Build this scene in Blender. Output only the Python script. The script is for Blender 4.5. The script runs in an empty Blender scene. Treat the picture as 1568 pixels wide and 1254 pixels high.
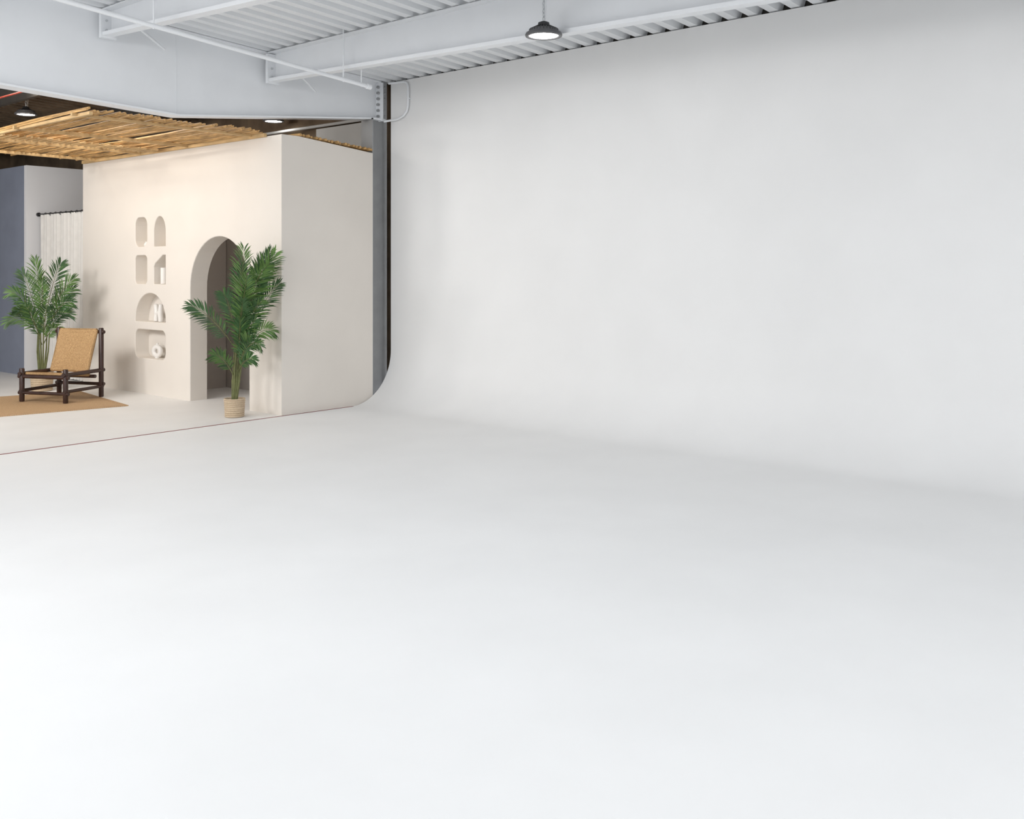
import bpy, math, random
from mathutils import Vector, Matrix
random.seed(7)
scene = bpy.context.scene
scene.view_settings.view_transform = 'Standard'
scene.view_settings.look = 'None'
scene.view_settings.exposure = 0.0

# ---------------------------------------------------------------- materials
def mat(name, col, rough=0.6, var=0.0, vscale=4.0, bump=0.0, bscale=40.0, emit=None, metal=0.0, trans=0.0, stretch=None):
    m = bpy.data.materials.new(name); m.use_nodes = True
    nt = m.node_tree; b = nt.nodes['Principled BSDF']
    b.inputs['Base Color'].default_value = (*col, 1)
    b.inputs['Roughness'].default_value = rough
    b.inputs['Metallic'].default_value = metal
    tc = nt.nodes.new('ShaderNodeTexCoord')
    src = tc.outputs['Object']
    if stretch:
        mp = nt.nodes.new('ShaderNodeMapping'); mp.inputs['Scale'].default_value = stretch
        nt.links.new(src, mp.inputs['Vector']); src = mp.outputs['Vector']
    if var > 0:
        n = nt.nodes.new('ShaderNodeTexNoise'); n.inputs['Scale'].default_value = vscale
        n.inputs['Detail'].default_value = 5
        r = nt.nodes.new('ShaderNodeValToRGB')
        r.color_ramp.elements[0].position = 0.3; r.color_ramp.elements[1].position = 0.7
        r.color_ramp.elements[0].color = (*[c*(1-var) for c in col], 1)
        r.color_ramp.elements[1].color = (*[min(1, c*(1+var)) for c in col], 1)
        nt.links.new(src, n.inputs['Vector']); nt.links.new(n.outputs['Fac'], r.inputs['Fac'])
        nt.links.new(r.outputs['Color'], b.inputs['Base Color'])
    if bump > 0:
        n2 = nt.nodes.new('ShaderNodeTexNoise'); n2.inputs['Scale'].default_value = bscale
        n2.inputs['Detail'].default_value = 6
        bp = nt.nodes.new('ShaderNodeBump'); bp.inputs['Strength'].default_value = bump
        bp.inputs['Distance'].default_value = 0.01
        nt.links.new(src, n2.inputs['Vector']); nt.links.new(n2.outputs['Fac'], bp.inputs['Height'])
        nt.links.new(bp.outputs['Normal'], b.inputs['Normal'])
    if emit:
        b.inputs['Emission Color'].default_value = (*emit[0], 1)
        b.inputs['Emission Strength'].default_value = emit[1]
    return m

def weave_mat(name, c1, c2, freq, concentric=False):
    m = bpy.data.materials.new(name); m.use_nodes = True
    nt = m.node_tree; b = nt.nodes['Principled BSDF']; b.inputs['Roughness'].default_value = 0.75
    tc = nt.nodes.new('ShaderNodeTexCoord'); N = nt.nodes.new; L = nt.links.new
    if concentric:
        mp = N('ShaderNodeVectorMath'); mp.operation = 'SUBTRACT'; mp.inputs[1].default_value = (.5, .5, .5)
        L(tc.outputs['UV'], mp.inputs[0])
        ab = N('ShaderNodeVectorMath'); ab.operation = 'ABSOLUTE'; L(mp.outputs[0], ab.inputs[0])
        sp = N('ShaderNodeSeparateXYZ'); L(ab.outputs[0], sp.inputs[0])
        mx = N('ShaderNodeMath'); mx.operation = 'MAXIMUM'; L(sp.outputs[0], mx.inputs[0]); L(sp.outputs[1], mx.inputs[1])
        mu = N('ShaderNodeMath'); mu.operation = 'MULTIPLY'; mu.inputs[1].default_value = freq; L(mx.outputs[0], mu.inputs[0])
        si = N('ShaderNodeMath'); si.operation = 'SINE'; L(mu.outputs[0], si.inputs[0])
        fac = si.outputs[0]
    else:
        w = N('ShaderNodeTexWave'); w.inputs['Scale'].default_value = freq; w.inputs['Distortion'].default_value = 1.5
        w.bands_direction = 'Z' if name.startswith('basket') else 'X'
        L(tc.outputs['Object'], w.inputs['Vector']); fac = w.outputs['Fac']
    n = N('ShaderNodeTexNoise'); n.inputs['Scale'].default_value = 60; L(tc.outputs['Object'], n.inputs['Vector'])
    ad = N('ShaderNodeMath'); ad.operation = 'MULTIPLY_ADD'; ad.inputs[1].default_value = .35 if concentric else .6
    L(fac, ad.inputs[0]); L(n.outputs['Fac'], ad.inputs[2])
    r = N('ShaderNodeValToRGB'); r.color_ramp.elements[0].position = .1; r.color_ramp.elements[1].position = .9
    r.color_ramp.elements[0].color = (*c1, 1); r.color_ramp.elements[1].color = (*c2, 1)
    L(ad.outputs[0], r.inputs['Fac']); L(r.outputs['Color'], b.inputs['Base Color'])
    bp = N('ShaderNodeBump'); bp.inputs['Strength'].default_value = .6; bp.inputs['Distance'].default_value = .006
    L(ad.outputs[0], bp.inputs['Height']); L(bp.outputs['Normal'], b.inputs['Normal'])
    return m

M_cyc = mat('cyc_paint', (.868, .868, .865), .6, .02, 1.3, .03, 25)
M_floor = mat('studio_floor', (.84, .835, .825), .5, .035, 1.5, .04, 20)
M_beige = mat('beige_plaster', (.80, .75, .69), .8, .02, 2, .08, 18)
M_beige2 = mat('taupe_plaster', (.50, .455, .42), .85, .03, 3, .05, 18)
M_steel = mat('white_steel', (.85, .87, .895), .5, .02, 3)
M_deck = mat('white_deck', (.82, .84, .86), .5, .02, 2)
M_deckdark = mat('dark_deck', (.16, .115, .075), .9, .4, 3)
M_col = mat('grey_column', (.31, .315, .32), .55, .08, 6)
M_col_lit = mat('grey_column_lit', (.36, .365, .37), .5, .05, 6)  # paler copy of the column grey: the left flange's lighter shading as colour
M_wallw = mat('white_wall', (.84, .84, .86), .7, .01, 3)
M_blue = mat('blue_wall', (.25, .28, .36), .7, .06, 3)
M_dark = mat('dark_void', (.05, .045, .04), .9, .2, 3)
M_grey = mat('grey_panel', (.6, .6, .59), .7, .05, 3)
M_red = mat('red_paint', (.35, .06, .04), .5, .1, 8)
M_redline = mat('floor_seam', (.22, .05, .045), .6, .15, 8)
M_bamboo = mat('bamboo', (.56, .34, .135), .55, .45, 5, .3, 30, stretch=(12, 1, 12))
M_joist = mat('pale_wood', (.60, .41, .20), .6, .2, 5)
M_wood = mat('dark_wood', (.040, .018, .014), .35, .3, 12)
M_weave = weave_mat('chair_weave', (.30, .17, .07), (.60, .39, .19), 190, True)
M_rug = weave_mat('rug_jute', (.33, .20, .10), (.54, .36, .20), 14)
M_rug2 = weave_mat('rug_jute_border', (.28, .17, .085), (.46, .30, .17), 30)
M_pot = weave_mat('basket_weave', (.38, .27, .17), (.66, .53, .38), 22)
M_soil = mat('soil', (.06, .04, .03), .9, .3, 30)
M_leaf = mat('leaf_green', (.035, .095, .026), .42, .45, 5)
M_leaf2 = mat('leaf_green_light', (.09, .175, .04), .42, .4, 5)
M_stem = mat('palm_stem', (.13, .14, .05), .6, .3, 15)
M_curt = mat('linen', (.76, .74, .71), .9, .04, 10, .1, 120)
M_black = mat('black_metal', (.03, .03, .032), .4, .1, 10)
M_rim = mat('lamp_rim', (.10, .10, .105), .35, .1, 10)
M_lens = mat('lamp_lens', (1, 1, 1), .4, emit=((1, .98, .95), 25))
M_cer = mat('white_ceramic', (.86, .84, .81), .6, .02, 12)
M_galv = mat('galvanised', (.62, .64, .66), .35, .08, 8, metal=.5)

# ---------------------------------------------------------------- mesh builder
class MB:
    def __init__(s, name, origin=(0, 0, 0)):
        s.name = name; s.o = Vector(origin); s.v = []; s.f = []; s.mi = []; s.sm = []; s.mats = []; s.uv = {}
    def mid(s, m):
        if m not in s.mats: s.mats.append(m)
        return s.mats.index(m)
    def add(s, vs, fs, m, smooth=False, uvs=None):
        b = len(s.v); s.v += [Vector(p) for p in vs]
        k = s.mid(m)
        for i, f in enumerate(fs):
            if uvs: s.uv[len(s.f)] = uvs[i]
            s.f.append([b+j for j in f]); s.mi.append(k); s.sm.append(smooth)
    def hexa(s, p, m):  # p: 4 bottom ccw, 4 top
        s.add(p, [(3, 2, 1, 0), (4, 5, 6, 7), (0, 1, 5, 4), (1, 2, 6, 5), (2, 3, 7, 6), (3, 0, 4, 7)], m)
    def box(s, a, b, m):
        x0, y0, z0 = a; x1, y1, z1 = b
        s.hexa([(x0, y0, z0), (x1, y0, z0), (x1, y1, z0), (x0, y1, z0), (x0, y0, z1), (x1, y0, z1), (x1, y1, z1), (x0, y1, z1)], m)
    def tube(s, pts, r, m, seg=8, smooth=True, cap=True):
        pts = [Vector(p) for p in pts]; n = len(pts)
        rs = r if isinstance(r, (list, tuple)) else [r]*n
        vs = []; prev = None
        for i, p in enumerate(pts):
            t = (pts[min(i+1, n-1)]-pts[max(i-1, 0)]).normalized()
            if prev is None:
                a = Vector((0, 0, 1)) if abs(t.z) < .9 else Vector((1, 0, 0))
                u = t.cross(a).normalized()
            else:
                u = (prev - t*prev.dot(t)).normalized()
            prev = u; w = t.cross(u)
            for k in range(seg):
                an = 2*math.pi*k/seg
                vs.append(p+(u*math.cos(an)+w*math.sin(an))*rs[i])
        fs = []
        for i in range(n-1):
            for k in range(seg):
                k2 = (k+1) % seg
                fs.append((i*seg+k, i*seg+k2, (i+1)*seg+k2, (i+1)*seg+k))
        s.add(vs, fs, m, smooth)
        if cap:
            s.add(vs[:seg], [tuple(range(seg))[::-1]], m); s.add(vs[-seg:], [tuple(range(seg))], m)
    def lathe(s, c, prof, m, seg=32, smooth=True):
        vs = []; c = Vector(c)
        for (r, z) in prof:
            for k in range(seg):
                a = 2*math.pi*k/seg; vs.append(c+Vector((r*math.cos(a), r*math.sin(a), z)))
        fs = []
        for i in range(len(prof)-1):
            for k in range(seg):
                k2 = (k+1) % seg; fs.append((i*seg+k, i*seg+k2, (i+1)*seg+k2, (i+1)*seg+k))
        s.add(vs, fs, m, smooth)
    def build(s, bevel=0):
        me = bpy.data.meshes.new(s.name)
        me.from_pydata([p-s.o for p in s.v], [], s.f)
        for m in s.mats: me.materials.append(m)
        for i, p in enumerate(me.polygons):
            p.material_index = s.mi[i]; p.use_smooth = s.sm[i]
        if s.uv:
            ul = me.uv_layers.new(name='UVMap')
            for fi, u in s.uv.items():
                for k, li in enumerate(me.polygons[fi].loop_indices): ul.data[li].uv = u[k]
        me.update()
        ob = bpy.data.objects.new(s.name, me); ob.location = s.o
        scene.collection.objects.link(ob)
        if bevel:
            bv = ob.modifiers.new('bevel', 'BEVEL'); bv.width = bevel; bv.segments = 2; bv.limit_method = 'ANGLE'
        return ob

XW = 7.98      # cyclorama wall plane
YE = 8.77      # open end of cyclorama
def zd(x): return 3.84+.05*(XW-x)

# ---------------------------------------------------------------- cyclorama
r = .62
prof = [(-7, 0), (-3, 0), (1, 0), (5, 0), (XW-r-.15, 0)]
for i in range(0, 25):
    a = math.pi/2*i/24
    prof.append((XW-r+r*math.sin(a), r-r*math.cos(a)))
prof += [(XW, 1.6), (XW, 2.6), (XW, 3.83)]
out = []
for i, (x, z) in enumerate(prof):   # outer side
    if i < 5: out.append((x, -.06))
    elif i < 30:
        a = math.pi/2*(i-5)/24; rr = r+.06
        out.append((XW-r+rr*math.sin(a), r-rr*math.cos(a)))
    else: out.append((x+.06, z))
ys = [-5, -1, 3, 6, YE]
mb = MB('wall_cyclorama')
n = len(prof)
vs = [(x, y, z) for y in ys for (x, z) in prof]
fs = [(j*n+i, j*n+i+1, (j+1)*n+i+1, (j+1)*n+i) for j in range(len(ys)-1) for i in range(n-1)]
mb.add(vs, fs, M_cyc, True)
vs = [(x, YE, z) for (x, z) in prof]+[(x, YE, z) for (x, z) in out]
mb.add(vs, [(i, i+1, n+i+1, n+i) for i in range(n-1)], M_cyc)
mb.add([(XW, -5, 3.83), (XW+.06, -5, 3.83), (XW+.06, YE, 3.83), (XW, YE, 3.83)], [(0, 1, 2, 3)], M_cyc)
vs = [(x, y, z) for y in (-5, YE) for (x, z) in out]
mb.add(vs, [(i, n+i, n+i+1, i+1) for i in range(n-1)], M_cyc, True)
mb.build()
mb = MB('floor'); mb.box((-7, YE+.012, -.06), (8.3, 20, 0), M_floor); mb.build()
mb = MB('trim_floor_seam'); mb.box((-7, YE-.009, -.03), (7.40, YE+.012, .0025), M_redline); mb.build()

# ---------------------------------------------------------------- ceiling deck
def deck(name, y0, y1, m):
    mb = MB(name); P = .2; y = y0; pr = []
    while y < y1-.01:
        pr += [(y, 0), (y+.085, 0), (y+.105, .065), (y+.18, .065)]
        y += P
    pr.append((y, 0))
    n = len(pr); vs = []
    for x in (-7, 0, 8.25):
        vs += [(x, a, zd(x)+b) for a, b in pr]
    mb.add(vs, [(j*n+i, j*n+i+1, (j+1)*n+i+1, (j+1)*n+i) for j in range(2) for i in range(n-1)], m)
    return mb.build()
deck('ceiling', -5, 8.95, M_deck)
deck('ceiling_studio', 9.0, 20, M_deckdark)

# purlins (C section)
def purlin(x, zb, sl, y0=8.84, y1=-5):
    mb = MB('steel_purlin', (x, y0, zb))
    b0 = zb; b1 = zb-(y0-y1)*sl; t = zd(x)-.004
    def bar(xa, xb, za0, zc0, za1, zc1):
        mb.hexa([(xa, y1, za1), (xb, y1, za1), (xb, y0, za0), (xa, y0, za0), (xa, y1, zc1), (xb, y1, zc1), (xb, y0, zc0), (xa, y0, zc0)], M_steel)
    bar(x, x+.012, b0, t, b1, t)
    bar(x-.085, x, b0, b0+.012, b1, b1+.012)
    bar(x-.085, x-.075, b0+.012, b0+.035, b1+.012, b1+.035)
    bar(x-.085, x, t-.012, t, t-.012, t)
    mb.box((x-.10, y0-.03, b0-.02), (x+.05, y0+.01, t-.02), M_steel)
    # angle brace back to the rafter flange
    mb.tube([(x+.01, y0-.35, b0+.10), (x+.55, y0-.01, b0-.02)], .012, M_steel, 6)
    for i in range(3):
        z = b0+.05+i*.09
        mb.tube([(x-.05, y0-.045, z), (x-.05, y0-.02, z)], .012, M_galv, 6)
    return mb.build()
purlin(6.35, 3.60, .028)
purlin(4.51, 3.76, .045)
purlin(2.67, 3.85, .03)

# ---------------------------------------------------------------- rafter
YR = 8.93
mb = MB('steel_rafter_beam')
bp = [(-7, 3.35), (3.5, 3.19), (5.24, 3.12), (7.9, 3.40)]
for (xa, za), (xb, zb) in zip(bp[:-1], bp[1:]):
    def seg(ya, yb, f0, f1):
        mb.hexa([(xa, ya, f0(xa, za)), (xb, ya, f0(xb, zb)), (xb, yb, f0(xb, zb)), (xa, yb, f0(xa, za)),
                 (xa, ya, f1(xa, za)), (xb, ya, f1(xb, zb)), (xb, yb, f1(xb, zb)), (xa, yb, f1(xa, za))], M_steel)
    seg(YR-.006, YR+.006, lambda x, z: z, lambda x, z: zd(x)-.004)
    seg(YR-.085, YR+.085, lambda x, z: z-.012, lambda x, z: z+.006)
    seg(YR-.085, YR+.085, lambda x, z: zd(x)-.02, lambda x, z: zd(x)-.004)
for x in (5.24,):
    mb.box((x-.003, YR-.009, 3.13), (x+.003, YR, zd(x)-.03), M_steel)
mb.box((7.88, YR-.11, 3.36), (7.905, YR+.11, zd(7.9)-.02), M_steel)
for i in range(6):
    z = 3.42+i*.07
    mb.tube([(7.85, YR-.06, z), (7.88, YR-.06, z)], .017, M_col, 6)
    mb.tube([(7.92, YR-.09, z), (7.945, YR-.09, z)], .02, M_col, 6)
mb.build()

# column (H section)
mb = MB('steel_column', (7.86, YR, 0))
mb.box((7.74, YR-.10, 0), (7.755, YR+.10, 3.385), M_col_lit)
mb.box((7.955, YR-.10, 0), (7.97, YR+.10, 3.84), M_col)
mb.box((7.755, YR-.046, 0), (7.955, YR-.034, 3.385), M_col)
mb.box((7.74, YR-.10, 3.37), (7.97, YR+.10, 3.39), M_steel)
mb.box((7.905, YR-.10, 3.39), (7.955, YR+.10, 3.84), M_col)
mb.box((7.70, YR-.13, 0), (8.0, YR+.13, .015), M_col)
mb.build()

# low-hung pipe with hangers up to the deck
mb = MB('ceiling_conduit_pipe')
def pz(x): return 3.645-(x-3.45)*.073
mb.tube([(1.0, 7.5, pz(1)), (6.53, 7.5, pz(6.53))], .020, M_steel, 12)
mb.tube([(6.50, 7.5, pz(6.5)), (6.55, 7.5, pz(6.55))], .028, M_steel, 12)
for x in (2.2, 4.2, 6.20, 6.43):
    mb.tube([(x, 7.5, pz(x)-.025), (x, 7.5, zd(x)+.05)], .0065, M_steel, 6)
mb.build()
mb = MB('wall_conduit')
c = [(7.9, 8.72, 3.80), (7.945, 8.5, 3.80), (7.95, 8.46, 3.78), (7.95, 8.44, 3.74), (7.95, 8.44, 3.52), (7.95, 8.46, 3.45), (7.95, 8.52, 3.40), (7.95, 8.62, 3.37), (7.90, 8.80, 3.355)]
mb.tube(c, .013, M_steel, 10); mb.tube([(7.95, 8.44, 3.60), (7.985, 8.44, 3.60)], .01, M_steel, 6); mb.build()

# outer building walls seen above the sets
mb = MB('wall_right'); mb.box((8.12, YE+.03, 0), (8.25, 20, 4.0), M_deckdark)
mb.box((8.06, 9.06, 2.4), (8.12, 10.3, 3.42), M_grey)
mb.tube([(8.03, 9.1, 3.45), (8.03, 12, 3.45)], .02, M_grey, 8); mb.build()
mb = MB('wall_back'); mb.box((-7, 19.9, 0), (8.25, 20, 4.9), M_deckdark); mb.build()
mb = MB('deck_gap_shade'); mb.box((8.06, -5, 3.7), (8.12, YE+.03, 3.96), M_dark); mb.build()  # dark strip standing in for the shade inside the open deck ribs

# ---------------------------------------------------------------- beige set
XF = 6.42; TH = .23
fw = MB('wall_beige_front'); fw.box((XF, 8.80, 0), (XF+TH, 13.34, 3.05), M_beige); fw = fw.build()
cut = MB('cutter')
def prism(poly, x0, x1):
    n = len(poly); vs = [(x0, y, z) for y, z in poly]+[(x1, y, z) for y, z in poly]
    fs = [tuple(range(n))[::-1], tuple(range(n, 2*n))]+[(i, (i+1) % n, n+(i+1) % n, n+i) for i in range(n)]
    cut.add(vs, fs, M_beige)
def arch(y0, y1, z0, z1, h=None):
    cy = (y0+y1)/2; a = (y1-y0)/2; b = h or a
    p = [(y0, z0), (y1, z0)]
    for i in range(25):
        t = math.pi*i/24; p.append((cy+a*math.cos(t), z1-b+b*math.sin(t)))
    return p
def rrect(y0, y1, z0, z1, r):
    p = []
    for cx, cz, a0 in ((y1-r, z0+r, -90), (y1-r, z1-r, 0), (y0+r, z1-r, 90), (y0+r, z0+r, 180)):
        for i in range(7):
            t = math.radians(a0+15*i); p.append((cx+r*math.cos(t), cz+r*math.sin(t)))
    return p
prism(arch(9.40, 10.62, -.1, 1.97), XF-.1, XF+TH+.1)
D = XF+.19
prism(rrect(11.625, 11.92, 1.875, 2.25, .10), XF-.1, D)
prism(arch(11.18, 11.46, 1.875, 2.25, .2), XF-.1, D)
prism(rrect(11.625, 11.92, 1.40, 1.765, .06), XF-.1, D)
prism([(11.18, 1.40), (11.46, 1.40), (11.46, 1.62), (11.43, 1.66), (11.25, 1.765), (11.18, 1.765)], XF-.1, D)
prism(arch(11.18, 11.92, .92, 1.285, .34), XF-.1, D)
prism(rrect(11.18, 11.92, .455, .82, .09), XF-.1, D)
cut = cut.build()
bm_ = fw.modifiers.new('b', 'BOOLEAN'); bm_.operation = 'DIFFERENCE'; bm_.solver = 'EXACT'; bm_.object = cut
dg = bpy.context.evaluated_depsgraph_get()
nm = bpy.data.meshes.new_from_object(fw.evaluated_get(dg)); fw.modifiers.clear(); fw.data = nm
bpy.data.objects.remove(cut)
# soften only the plaster edges of the arch and niches
wa = nm.attributes.new('bevel_weight_edge', 'FLOAT', 'EDGE')
for e in nm.edges:
    a, b = (nm.vertices[i].co for i in e.vertices)
    ok = all(abs(p.x-XF) < 1e-3 and 8.9 < p.y < 13.2 and p.z < 3.0 for p in (a, b)) and not (a.z < .001 and b.z < .001)
    wa.data[e.index].value = 1.0 if ok else 0.0
bv = fw.modifiers.new('bevel', 'BEVEL'); bv.width = .010; bv.segments = 2; bv.limit_method = 'WEIGHT'

mb = MB('wall_beige_side')
xa, xb = XF+TH, 7.72
mb.hexa([(xa, 8.80, 0), (xb, 8.80, 0), (xb, 8.90, 0), (xa, 8.90, 0), (xa, 8.80, 3.05), (xb, 8.80, 2.96), (xb, 8.90, 2.96), (xa, 8.90, 3.05)], M_beige)
mb.build()
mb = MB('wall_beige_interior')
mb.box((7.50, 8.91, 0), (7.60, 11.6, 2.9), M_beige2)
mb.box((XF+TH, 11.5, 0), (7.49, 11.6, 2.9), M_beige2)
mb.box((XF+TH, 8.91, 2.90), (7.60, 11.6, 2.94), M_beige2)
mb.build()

# ---------------------------------------------------------------- far sets
mb = MB('wall_blue'); mb.box((6.36, 15.08, 0), (6.46, 19.5, 3.14), M_blue); mb.build()
mb = MB('wall_white'); mb.box((6.36, 15.0, 0), (8.05, 15.075, 3.14), M_wallw); mb.build()

# curtain + rod
mb = MB('linen_curtain', (6.52, 14.1, 0))
rows = [0.02, .8, 1.6, 2.30, 2.40]; cols = 140; vs = []
for z in rows:
    for i in range(cols+1):
        y = 13.37+(14.85-13.37)*i/cols
        a = .035*math.sin(i*.62)+.012*math.sin(i*.23+z)
        vs.append((6.53+a*(1.1-z*.12), y, z))
fs = [(j*(cols+1)+i, j*(cols+1)+i+1, (j+1)*(cols+1)+i+1, (j+1)*(cols+1)+i) for j in range(len(rows)-1) for i in range(cols)]
mb.add(vs, fs, M_curt, True)
mb.tube([(6.53, 13.35, 2.41), (6.53, 14.995, 2.41)], .012, M_black, 10)
mb.tube([(6.53, 14.96, 2.41), (6.53, 14.998, 2.41)], .03, M_black, 10)
for i in range(9):
    y = 13.42+i*.165
    mb.tube([(6.53+.022*math.cos(t*math.pi/6), y, 2.405+.022*math.sin(t*math.pi/6)) for t in range(13)], .004, M_black, 5, cap=False)
mb.build()

# ---------------------------------------------------------------- bamboo pergola
mb = MB('bamboo_pergola')
PX = 4.42
x = PX
while x < 6.40:
    rr = random.uniform(.008, .016)
    z = 3.095+random.uniform(-.010, .016); ph = random.uniform(0, 6)
    ya = 9.06+random.uniform(0, .05); yb = 13.2+random.uniform(-.25, .15)
    pts = []
    for k in range(9):
        t = k/8; pts.append((x+.018*math.sin(ph+t*5)+random.uniform(-.009, .009), ya+(yb-ya)*t, z+.008*math.sin(ph*2+t*7)))
    mb.tube(pts, [rr*(1-.25*k/8) for k in range(9)], M_bamboo, 6)
    x += rr*2+(random.uniform(.0, .014) if random.random() < .85 else random.uniform(.02, .045))
for y in (9.3, 10.6, 11.7, 12.9):
    mb.box((PX-.05, y, 3.050 if y > 9.5 else 3.06), (6.41, y+.035, 3.085), M_joist)
mb.box((PX, 9.06, 3.05), (PX+.035, 13.2, 3.08), M_joist)
mb.box((6.38, 9.06, 3.04), (6.415, 13.3, 3.08), M_joist)
xx = PX+.05
while xx < 6.3:
    mb.tube([(xx, 11.1, 3.05), (xx, 11.42, 3.05)], .014, M_joist, 6); xx += .075
x = 6.66
while x < 7.7:
    z = 3.055-(x-6.65)*.07+.014
    mb.tube([(x, 8.78+random.uniform(-.015, .02), z), (x, 9.8, z+.01)], random.uniform(.012, .018), M_bamboo, 7)
    x += random.uniform(.04, .075)
mb.build()

# ---------------------------------------------------------------- studio ceiling clutter
mb = MB('ceiling_red_pipe')
mb.tube([(5.0, 9.1, 3.68), (5.0, 19.8, 3.68)], .010, M_red, 10)
for y in (10, 12, 14, 16): mb.tube([(5.0, y, 3.69), (5.0, y, zd(5)+.05)], .008, M_black, 6)
mb.build()
for X in (5.4, 6.9):
    mb = MB('studio_purlin'); mb.box((X, 9.1, zd(X)-.22), (X+.06, 19.85, zd(X)-.004), M_dark); mb.build()

# ---------------------------------------------------------------- pendant lamps
def pendant(x, y, z, R=.15):
    mb = MB('high_bay_pendant_lamp', (x, y, z)); s = R/.15
    mb.lathe((x, y, z), [(.0, .004), (.118*s, .004)], M_lens, 40)
    mb.lathe((x, y, z), [(.118*s, .004), (.122*s, -.006*s), (.146*s, -.004*s), (.15*s, .006*s), (.143*s, .022*s), (.118*s, .032*s), (.115*s, .05*s)], M_rim, 40)
    mb.lathe((x, y, z), [(.10*s, .03*s), (.095*s, .062*s), (.05*s, .075*s), (.045*s, .105*s), (.02*s, .115*s), (0, .118*s)], M_black, 32)
    for k in range(28):
        a = 2*math.pi*k/28; d = Vector((math.cos(a), math.sin(a), 0)); p = Vector((-d.y, d.x, 0))*.002*s; c = Vector((x, y, z))
        q = [c+d*.05*s-p, c+d*.118*s-p, c+d*.118*s+p, c+d*.05*s+p]
        mb.hexa([v+Vector((0, 0, .03*s)) for v in q]+[q[0]+Vector((0, 0, .085*s)), q[1]+Vector((0, 0, .052*s)), q[2]+Vector((0, 0, .052*s)), q[3]+Vector((0, 0, .085*s))], M_black)
    zz = z+.118*s
    top = zd(x)+.05; k = 0
    while zz < top:
        u = Vector((1, 0, 0)) if k % 2 else Vector((0, 1, 0))
        pts = [Vector((x, y, zz+.018))+u*.010*math.cos(t*math.pi/5)+Vector((0, 0, .021*math.sin(t*math.pi/5))) for t in range(11)]
        mb.tube(pts, .0042, M_galv, 5, cap=False); zz += .031; k += 1
    mb.tube([(x+.02, y, z+.09*s), (x+.03, y, z+.25), (x+.008, y, top)], .003, M_steel, 5)
    return mb.build()
pendant(6.12, 4.92, 3.455)
pendant(5.66, 13.36, 3.64, .14)
pendant(7.80, 10.87, 3.55, .14)

# ---------------------------------------------------------------- rug
mb = MB('jute_rug')
A, B, C, Dd = Vector((5.72, 10.77, 0)), Vector((4.2, 11.05, 0)), Vector((4.5, 12.85, 0)), Vector((5.98, 12.5, 0))
up = Vector((0, 0, .010))
mb.hexa([A+Vector((0,0,.001)), Dd+Vector((0,0,.001)), C+Vector((0,0,.001)), B+Vector((0,0,.001)), A+up, Dd+up, C+up, B+up], M_rug)
cc = (A+B+C+Dd)/4
for k in range(3):
    f = 1-.02-.03*k
    q = [cc+(p-cc)*f+Vector((0, 0, .006)) for p in (A, Dd, C, B)]
    mb.tube(q+[q[0]], .006, M_rug2, 6)
mb.build()

# ---------------------------------------------------------------- chair
O = Vector((5.05, 12.03, .0125)); U = Vector((.421, -.907, 0)); V = Vector((.907, .421, 0))
def cw(u, v, z): return O+U*u+V*v+Vector((0, 0, z))
W, Dp = .62, .62
mb = MB('woven_lounge_chair', O)
pr = .030
for u in (0, W):
    mb.tube([cw(u, 0, 0), cw(u, 0, .01), cw(u, 0, .385), cw(u, 0, .395)], [pr*.9, pr, pr, pr*.8], M_wood, 14)
    mb.tube([cw(u, Dp, 0), cw(u, Dp, .01), cw(u, Dp, .84), cw(u, Dp, .85)], [pr*.9, pr, pr, pr*.8], M_wood, 14)
    mb.tube([cw(u, -.045, .33), cw(u, Dp+.045, .33)], .024, M_wood, 12)
    mb.tube([cw(u, -.03, .13), cw(u, Dp+.03, .13)], .020, M_wood, 12)
for v, z, rr in ((0, .30, .024), (0, .105, .020), (Dp, .16, .020), (Dp, .80, .022), (Dp-.16, .27, .022)):
    mb.tube([cw(-.045, v, z), cw(W+.045, v, z)], rr, M_wood, 12)
def panel(p00, p10, p11, p01, th, nrm):
    nx = 16; vs = []; fs = []; uvs = []
    for side in (0, 1):
        for j in range(nx+1):
            for i in range(nx+1):
                a, b = i/nx, j/nx
                p = p00*(1-a)*(1-b)+p10*a*(1-b)+p11*a*b+p01*(1-a)*b
                sag = math.sin(a*math.pi)*math.sin(b*math.pi)*.012
                vs.append(p-nrm*sag-nrm*th*side)
    N = (nx+1)**2
    for side in (0, 1):
        for j in range(nx):
            for i in range(nx):
                q = [j*(nx+1)+i, j*(nx+1)+i+1, (j+1)*(nx+1)+i+1, (j+1)*(nx+1)+i]
                uv = [(i/nx, j/nx), ((i+1)/nx, j/nx), ((i+1)/nx, (j+1)/nx), (i/nx, (j+1)/nx)]
                if side: q = [N+k for k in q][::-1]; uv = uv[::-1]
                fs.append(tuple(q)); uvs.append(uv)
    mb.add(vs, fs, M_weave, True, uvs)
    for a, b in ((p00, p10), (p10, p11), (p11, p01), (p01, p00)):
        mb.tube([a-nrm*th/2, b-nrm*th/2], th*.62, M_weave, 10)
panel(cw(.04, .03, .345), cw(W-.04, .03, .345), cw(W-.04, Dp-.17, .30), cw(.04, Dp-.17, .30), .03, Vector((0, 0, 1)))
nb = (V*-.9+Vector((0, 0, .3))).normalized()
panel(cw(.045, Dp-.20, .34), cw(W-.045, Dp-.20, .34), cw(W-.045, Dp-.035, .83), cw(.045, Dp-.035, .83), .028, nb)
mb.build()

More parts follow.
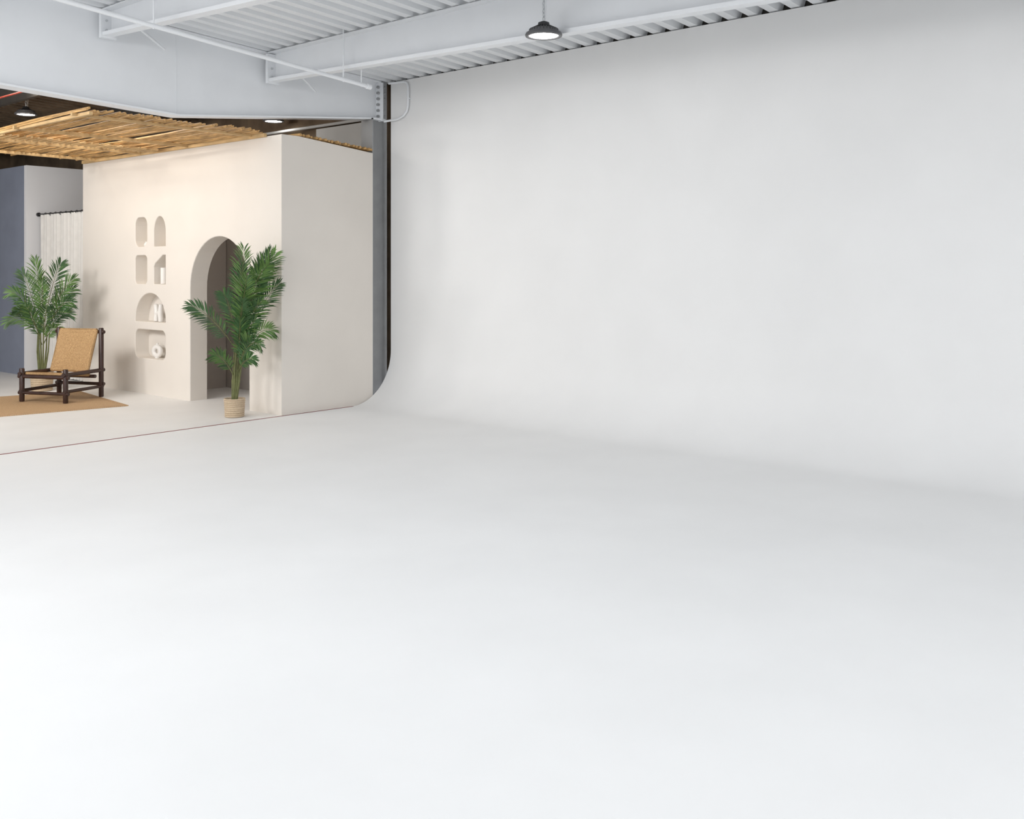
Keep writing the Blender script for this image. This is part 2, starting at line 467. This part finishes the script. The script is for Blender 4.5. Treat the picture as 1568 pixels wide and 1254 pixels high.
# ---------------------------------------------------------------- palms
Rv = Vector((.6514, -.7587, 0)); Fv = Vector((.7587, .6514, 0)); Z = Vector((0, 0, 1))
def frond(mb, base, tip, arc, L, light=False, npair=32, tw=0.0, start=.2, xmax=99):
    ctrl = base*.45+tip*.55+Z*arc
    def P(t): return base*(1-t)**2+ctrl*2*t*(1-t)+tip*t*t
    pts = [P(i/14) for i in range(15)]
    m = M_leaf2 if light else M_leaf
    mb.tube(pts, [.006*(1-.75*i/14) for i in range(15)], M_stem, 6)
    Dv = Matrix.Rotation(tw, 3, 'Z') @ Fv
    for k in range(npair):
        t = start+(1-start)*(k/(npair-1))
        p = P(t); T = (P(min(1, t+.02))-P(t-.02)).normalized()
        S = T.cross(Dv)
        S = S.normalized() if S.length > .1 else Rv.copy()
        Nn = S.cross(T).normalized()
        s = (t-start)/(1-start)
        prof = (.6+.85*s if s < .45 else .98*(1-((s-.45)/.55)**2*.5))
        for sg in (-1, 1):
            a = math.radians(54-32*s+random.uniform(-7, 7))
            d = (T*math.cos(a)+S*sg*math.sin(a)-Nn*.12+Vector((random.uniform(-.1, .1), random.uniform(-.1, .1), random.uniform(-.1, .06)))).normalized()
            l = L*1.08*prof*random.uniform(.88, 1.1)
            w = .0064*random.uniform(.85, 1.2)
            wv = d.cross(Nn).normalized()*w
            g = Vector((0, 0, -1))*l
            q = [p, p+d*l*.33+g*.015, p+d*l*.7+g*.07, p+d*l+g*.18]
            for i in (1, 2, 3):
                if q[i].x > xmax: q[i].x = xmax-random.uniform(0, .02)
            p_, p1, p2, p3 = q
            mm = m if random.random() < .8 else (M_leaf if light else M_leaf2)
            mb.add([p_, p1+wv, p1-wv, p2+wv*.8, p2-wv*.8, p3], [(0, 1, 2), (1, 3, 4, 2), (3, 5, 4)], mm)
def palm(cx, cy, potR, potH, fr, xmax, stems):
    c = Vector((cx, cy, 0)); mb = MB('potted_palm', c)
    mb.lathe(c, [(0, .002), (potR*.86, .002), (potR*.9, .01), (potR*.98, potH*.5), (potR, potH*.96), (potR*1.02, potH), (potR*.94, potH), (potR*.9, potH*.88)], M_pot, 36)
    for k in range(9):
        z = potH*(.06+k*.112); rr = potR*(.9+.1*z/potH)
        mb.tube([c+Vector((rr*math.cos(t*math.pi/16), rr*math.sin(t*math.pi/16), z)) for t in range(33)], potH*.045, M_pot, 6, cap=False)
    mb.lathe(c, [(potR*.92, potH*.88), (0, potH*.9)], M_soil, 24)
    for (r0, r1, h, dd) in stems:
        mb.tube([c+Rv*r0*.5+Z*potH*.85, c+Rv*(r0*.6+r1*.4)+Fv*dd*.5+Z*(potH+h*.5), c+Rv*r1+Fv*dd+Z*(potH+h)], [.013, .010, .007], M_stem, 8)
    for (rb, zb, rt, zt, d, arc, L, lt) in fr:
        d = min(d, (xmax-.06-cx-.6514*rt)/.7587)
        frond(mb, c+Rv*rb+Z*zb, c+Rv*rt+Z*zt+Fv*d, arc, L, lt, tw=random.uniform(-.5, .5), xmax=xmax)
    return mb.build()
fr2 = [
 (.05, .85, .13, 1.80, -.10, .10, .22, True), (.08, .85, .46, 1.74, -.12, .16, .26, True), (.09, .90, .30, 1.68, .05, .14, .24, False),
 (.07, .70, .47, 1.42, .02, .16, .20, False), (.07, .62, .45, .93, -.15, .22, .18, True), (.06, .60, .33, .78, -.2, .18, .16, False),
 (.02, .72, -.42, 1.20, -.15, .14, .19, False), (.03, .80, -.10, 1.32, -.05, .14, .18, False), (.0, .42, -.18, .68, -.15, .12, .15, True),
 (.03, .48, .24, .62, -.1, .12, .13, False), (.05, .95, .05, 1.60, .05, .08, .20, False), (.05, .70, .14, 1.25, -.2, .10, .19, False),
 (.07, .75, .34, 1.25, -.18, .16, .19, False), (.07, 1.0, .40, 1.62, -.2, .18, .22, True),
 (.06, .9, .2, 1.5, -.25, .1, .22, True), (.06, .85, .40, 1.76, -.1, .1, .22, False), (.06, .7, .25, 1.05, -.1, .1, .17, False),
 (.05, .55, .10, 1.05, -.15, .08, .17, False), (.06, .95, .26, 1.45, -.05, .08, .2, False), (.05, .5, .20, .88, -.12, .1, .16, False),
]
st2 = [(-.03, .02, .75, 0), (.02, .05, .8, -.02), (.03, .09, .85, .02), (-.01, .04, .65, -.05), (-.04, -.01, .35, .02), (.04, .11, .65, .0)]
palm(6.045, 9.12, .106, .20, fr2, 6.40, st2)
fr1 = [
 (.0, .85, -.08, 1.70, .0, .10, .22, True), (.03, .9, .22, 1.66, .05, .16, .22, False), (.05, .85, .44, 1.46, -.05, .18, .21, True),
 (.05, .75, .44, 1.16, -.1, .24, .20, False), (.04, .7, .34, 1.0, .05, .2, .18, False), (-.03, .8, -.38, 1.28, -.05, .26, .20, True),
 (-.03, .7, -.40, .90, -.1, .26, .17, True), (-.02, .8, -.28, 1.54, .05, .14, .20, False), (-.02, .7, -.22, 1.05, -.15, .18, .18, False),
 (.02, .6, .28, .78, -.1, .2, .16, True), (.0, .8, .08, 1.45, -.15, .1, .20, True), (-.03, .75, -.36, 1.12, .1, .2, .18, False),
 (.03, .8, .36, 1.32, .1, .16, .20, False), (0, .6, -.1, 1.1, -.2, .1, .18, False), (.02, .6, .16, 1.1, -.2, .14, .18, False),
]
st1 = [(-.05, -.03, .6, 0), (.02, .03, .7, -.02), (.05, .06, .6, .02), (-.01, .0, .75, -.04), (-.07, -.06, .5, .02), (.07, .10, .5, .0)]
palm(5.71, 13.00, .135, .26, fr1, 6.40, st1)

# ---------------------------------------------------------------- niche objects
YD = 11.55
mb = MB('donut_vase', (6.52, YD, .455))
c = Vector((6.52, YD, .455+.088)); ax = Vector((0, .96, 0))+Vector((-.28, 0, 0))
mb.tube([c+ax.normalized()*.055*math.cos(t*math.pi/16)+Z*.055*math.sin(t*math.pi/16) for t in range(33)], .031, M_cer, 14, cap=False)
mb.lathe(c-Z*.088, [(0, .0), (.03, 0), (.026, .012), (0, .012)], M_cer, 20)
mb.lathe(c+Z*.08, [(.014, 0), (.013, .018), (.017, .024), (.010, .022), (.009, 0)], M_cer, 20)
mb.build()
YK = 11.52
mb = MB('knot_sculpture', (6.52, YK, .92))
for s in (-1, 1):
    mb.tube([(6.52, YK+s*.05, .925), (6.52, YK+s*.054, .96), (6.52, YK+s*.042, 1.02), (6.52, YK+s*.052, 1.09), (6.52, YK+s*.06, 1.135), (6.52, YK+s*.06, 1.145)],
            [.028, .032, .032, .030, .028, .012], M_cer, 14)
mb.tube([(6.52, YK-.05, 1.04), (6.52, YK+.05, 1.02)], .030, M_cer, 12)
mb.build()
mb = MB('pillar_candle', (6.51, 11.37, 1.40)); mb.lathe((6.51, 11.37, 1.40), [(0, .001), (.04, .001), (.042, .006), (.042, .20), (.038, .207), (.0, .203)], M_cer, 24); mb.build()
mb = MB('bud_vase', (6.48, 11.74, 1.875)); mb.lathe((6.48, 11.74, 1.875), [(0, .001), (.022, .001), (.034, .018), (.03, .04), (.014, .055), (.016, .066), (.01, .066), (.0, .04)], M_cer, 24); mb.build()

# ---------------------------------------------------------------- lights
def area(name, loc, rot, sx, sy, power, col=(1, 1, 1)):
    l = bpy.data.lights.new(name, 'AREA'); l.shape = 'RECTANGLE'; l.size = sx; l.size_y = sy; l.energy = power; l.color = col
    o = bpy.data.objects.new(name, l); o.location = loc; o.rotation_euler = rot; scene.collection.objects.link(o); return o
def aim(o, tgt):
    o.rotation_euler = (Vector(tgt)-o.location).to_track_quat('-Z', 'Y').to_euler()
area('softbox_overhead', (2.0, 3.2, 3.7), (0, 0, 0), 4.4, 4.6, 36, (.90, .95, 1))
area('fill_overhead_studio', (0, 6.6, 3.7), (0, 0, 0), 4.0, 3.0, 34, (.93, .965, 1))  # added fill brightening the far left floor, no known fixture
area('fill_overhead_side', (5.0, -1.0, 3.6), (0, 0, 0), 3.0, 3.0, 24, (.95, .975, 1))  # added fill lifting the dark floor at the near right
k = area('fill_side', (-2.5, 6.0, 3.5), (0, 0, 0), 3, 2, 165, (1, .99, .98)); aim(k, (5.5, 6.5, -1.0))  # invented fill from off frame, aimed at the far floor
k = area('fill_rear', (1.5, -3.0, 3.6), (0, 0, 0), 3, 2, 105, (1, .99, .98)); aim(k, (5.8, 4.2, -.6))  # invented fill behind the camera for the cyclorama wall and floor
k = area('studio_key_light', (1.6, 11.8, 2.9), (0, 0, 0), .8, .8, 66, (1, .965, .92)); aim(k, (6.4, 11.0, 1.4))
k = area('studio_fill_light', (1.0, 10.2, 3.3), (0, 0, 0), 1.5, 1.2, 90, (1, .985, .96)); aim(k, (6.6, 14.6, 1.2))
area('studio_downlight', (5.3, 11.3, 3.85), (0, 0, 0), 1.2, 2.5, 60, (1, .93, .82))
area('alcove_light', (7.05, 10.2, 2.88), (0, 0, 0), .5, 1, 3, (1, .93, .85))

w = bpy.data.worlds.new('World'); scene.world = w; w.use_nodes = True
w.node_tree.nodes['Background'].inputs['Color'].default_value = (.965, .98, 1, 1)
w.node_tree.nodes['Background'].inputs['Strength'].default_value = .88

# ---------------------------------------------------------------- camera
cam = bpy.data.cameras.new('Camera'); co = bpy.data.objects.new('Camera', cam); scene.collection.objects.link(co)
co.location = (0, 0, 1.58); co.rotation_euler = (math.radians(90), 0, math.radians(-49.35))
cam.sensor_width = 36; cam.lens = 36*1500/1568; cam.shift_y = -214/1568
cam.clip_end = 200
scene.camera = co
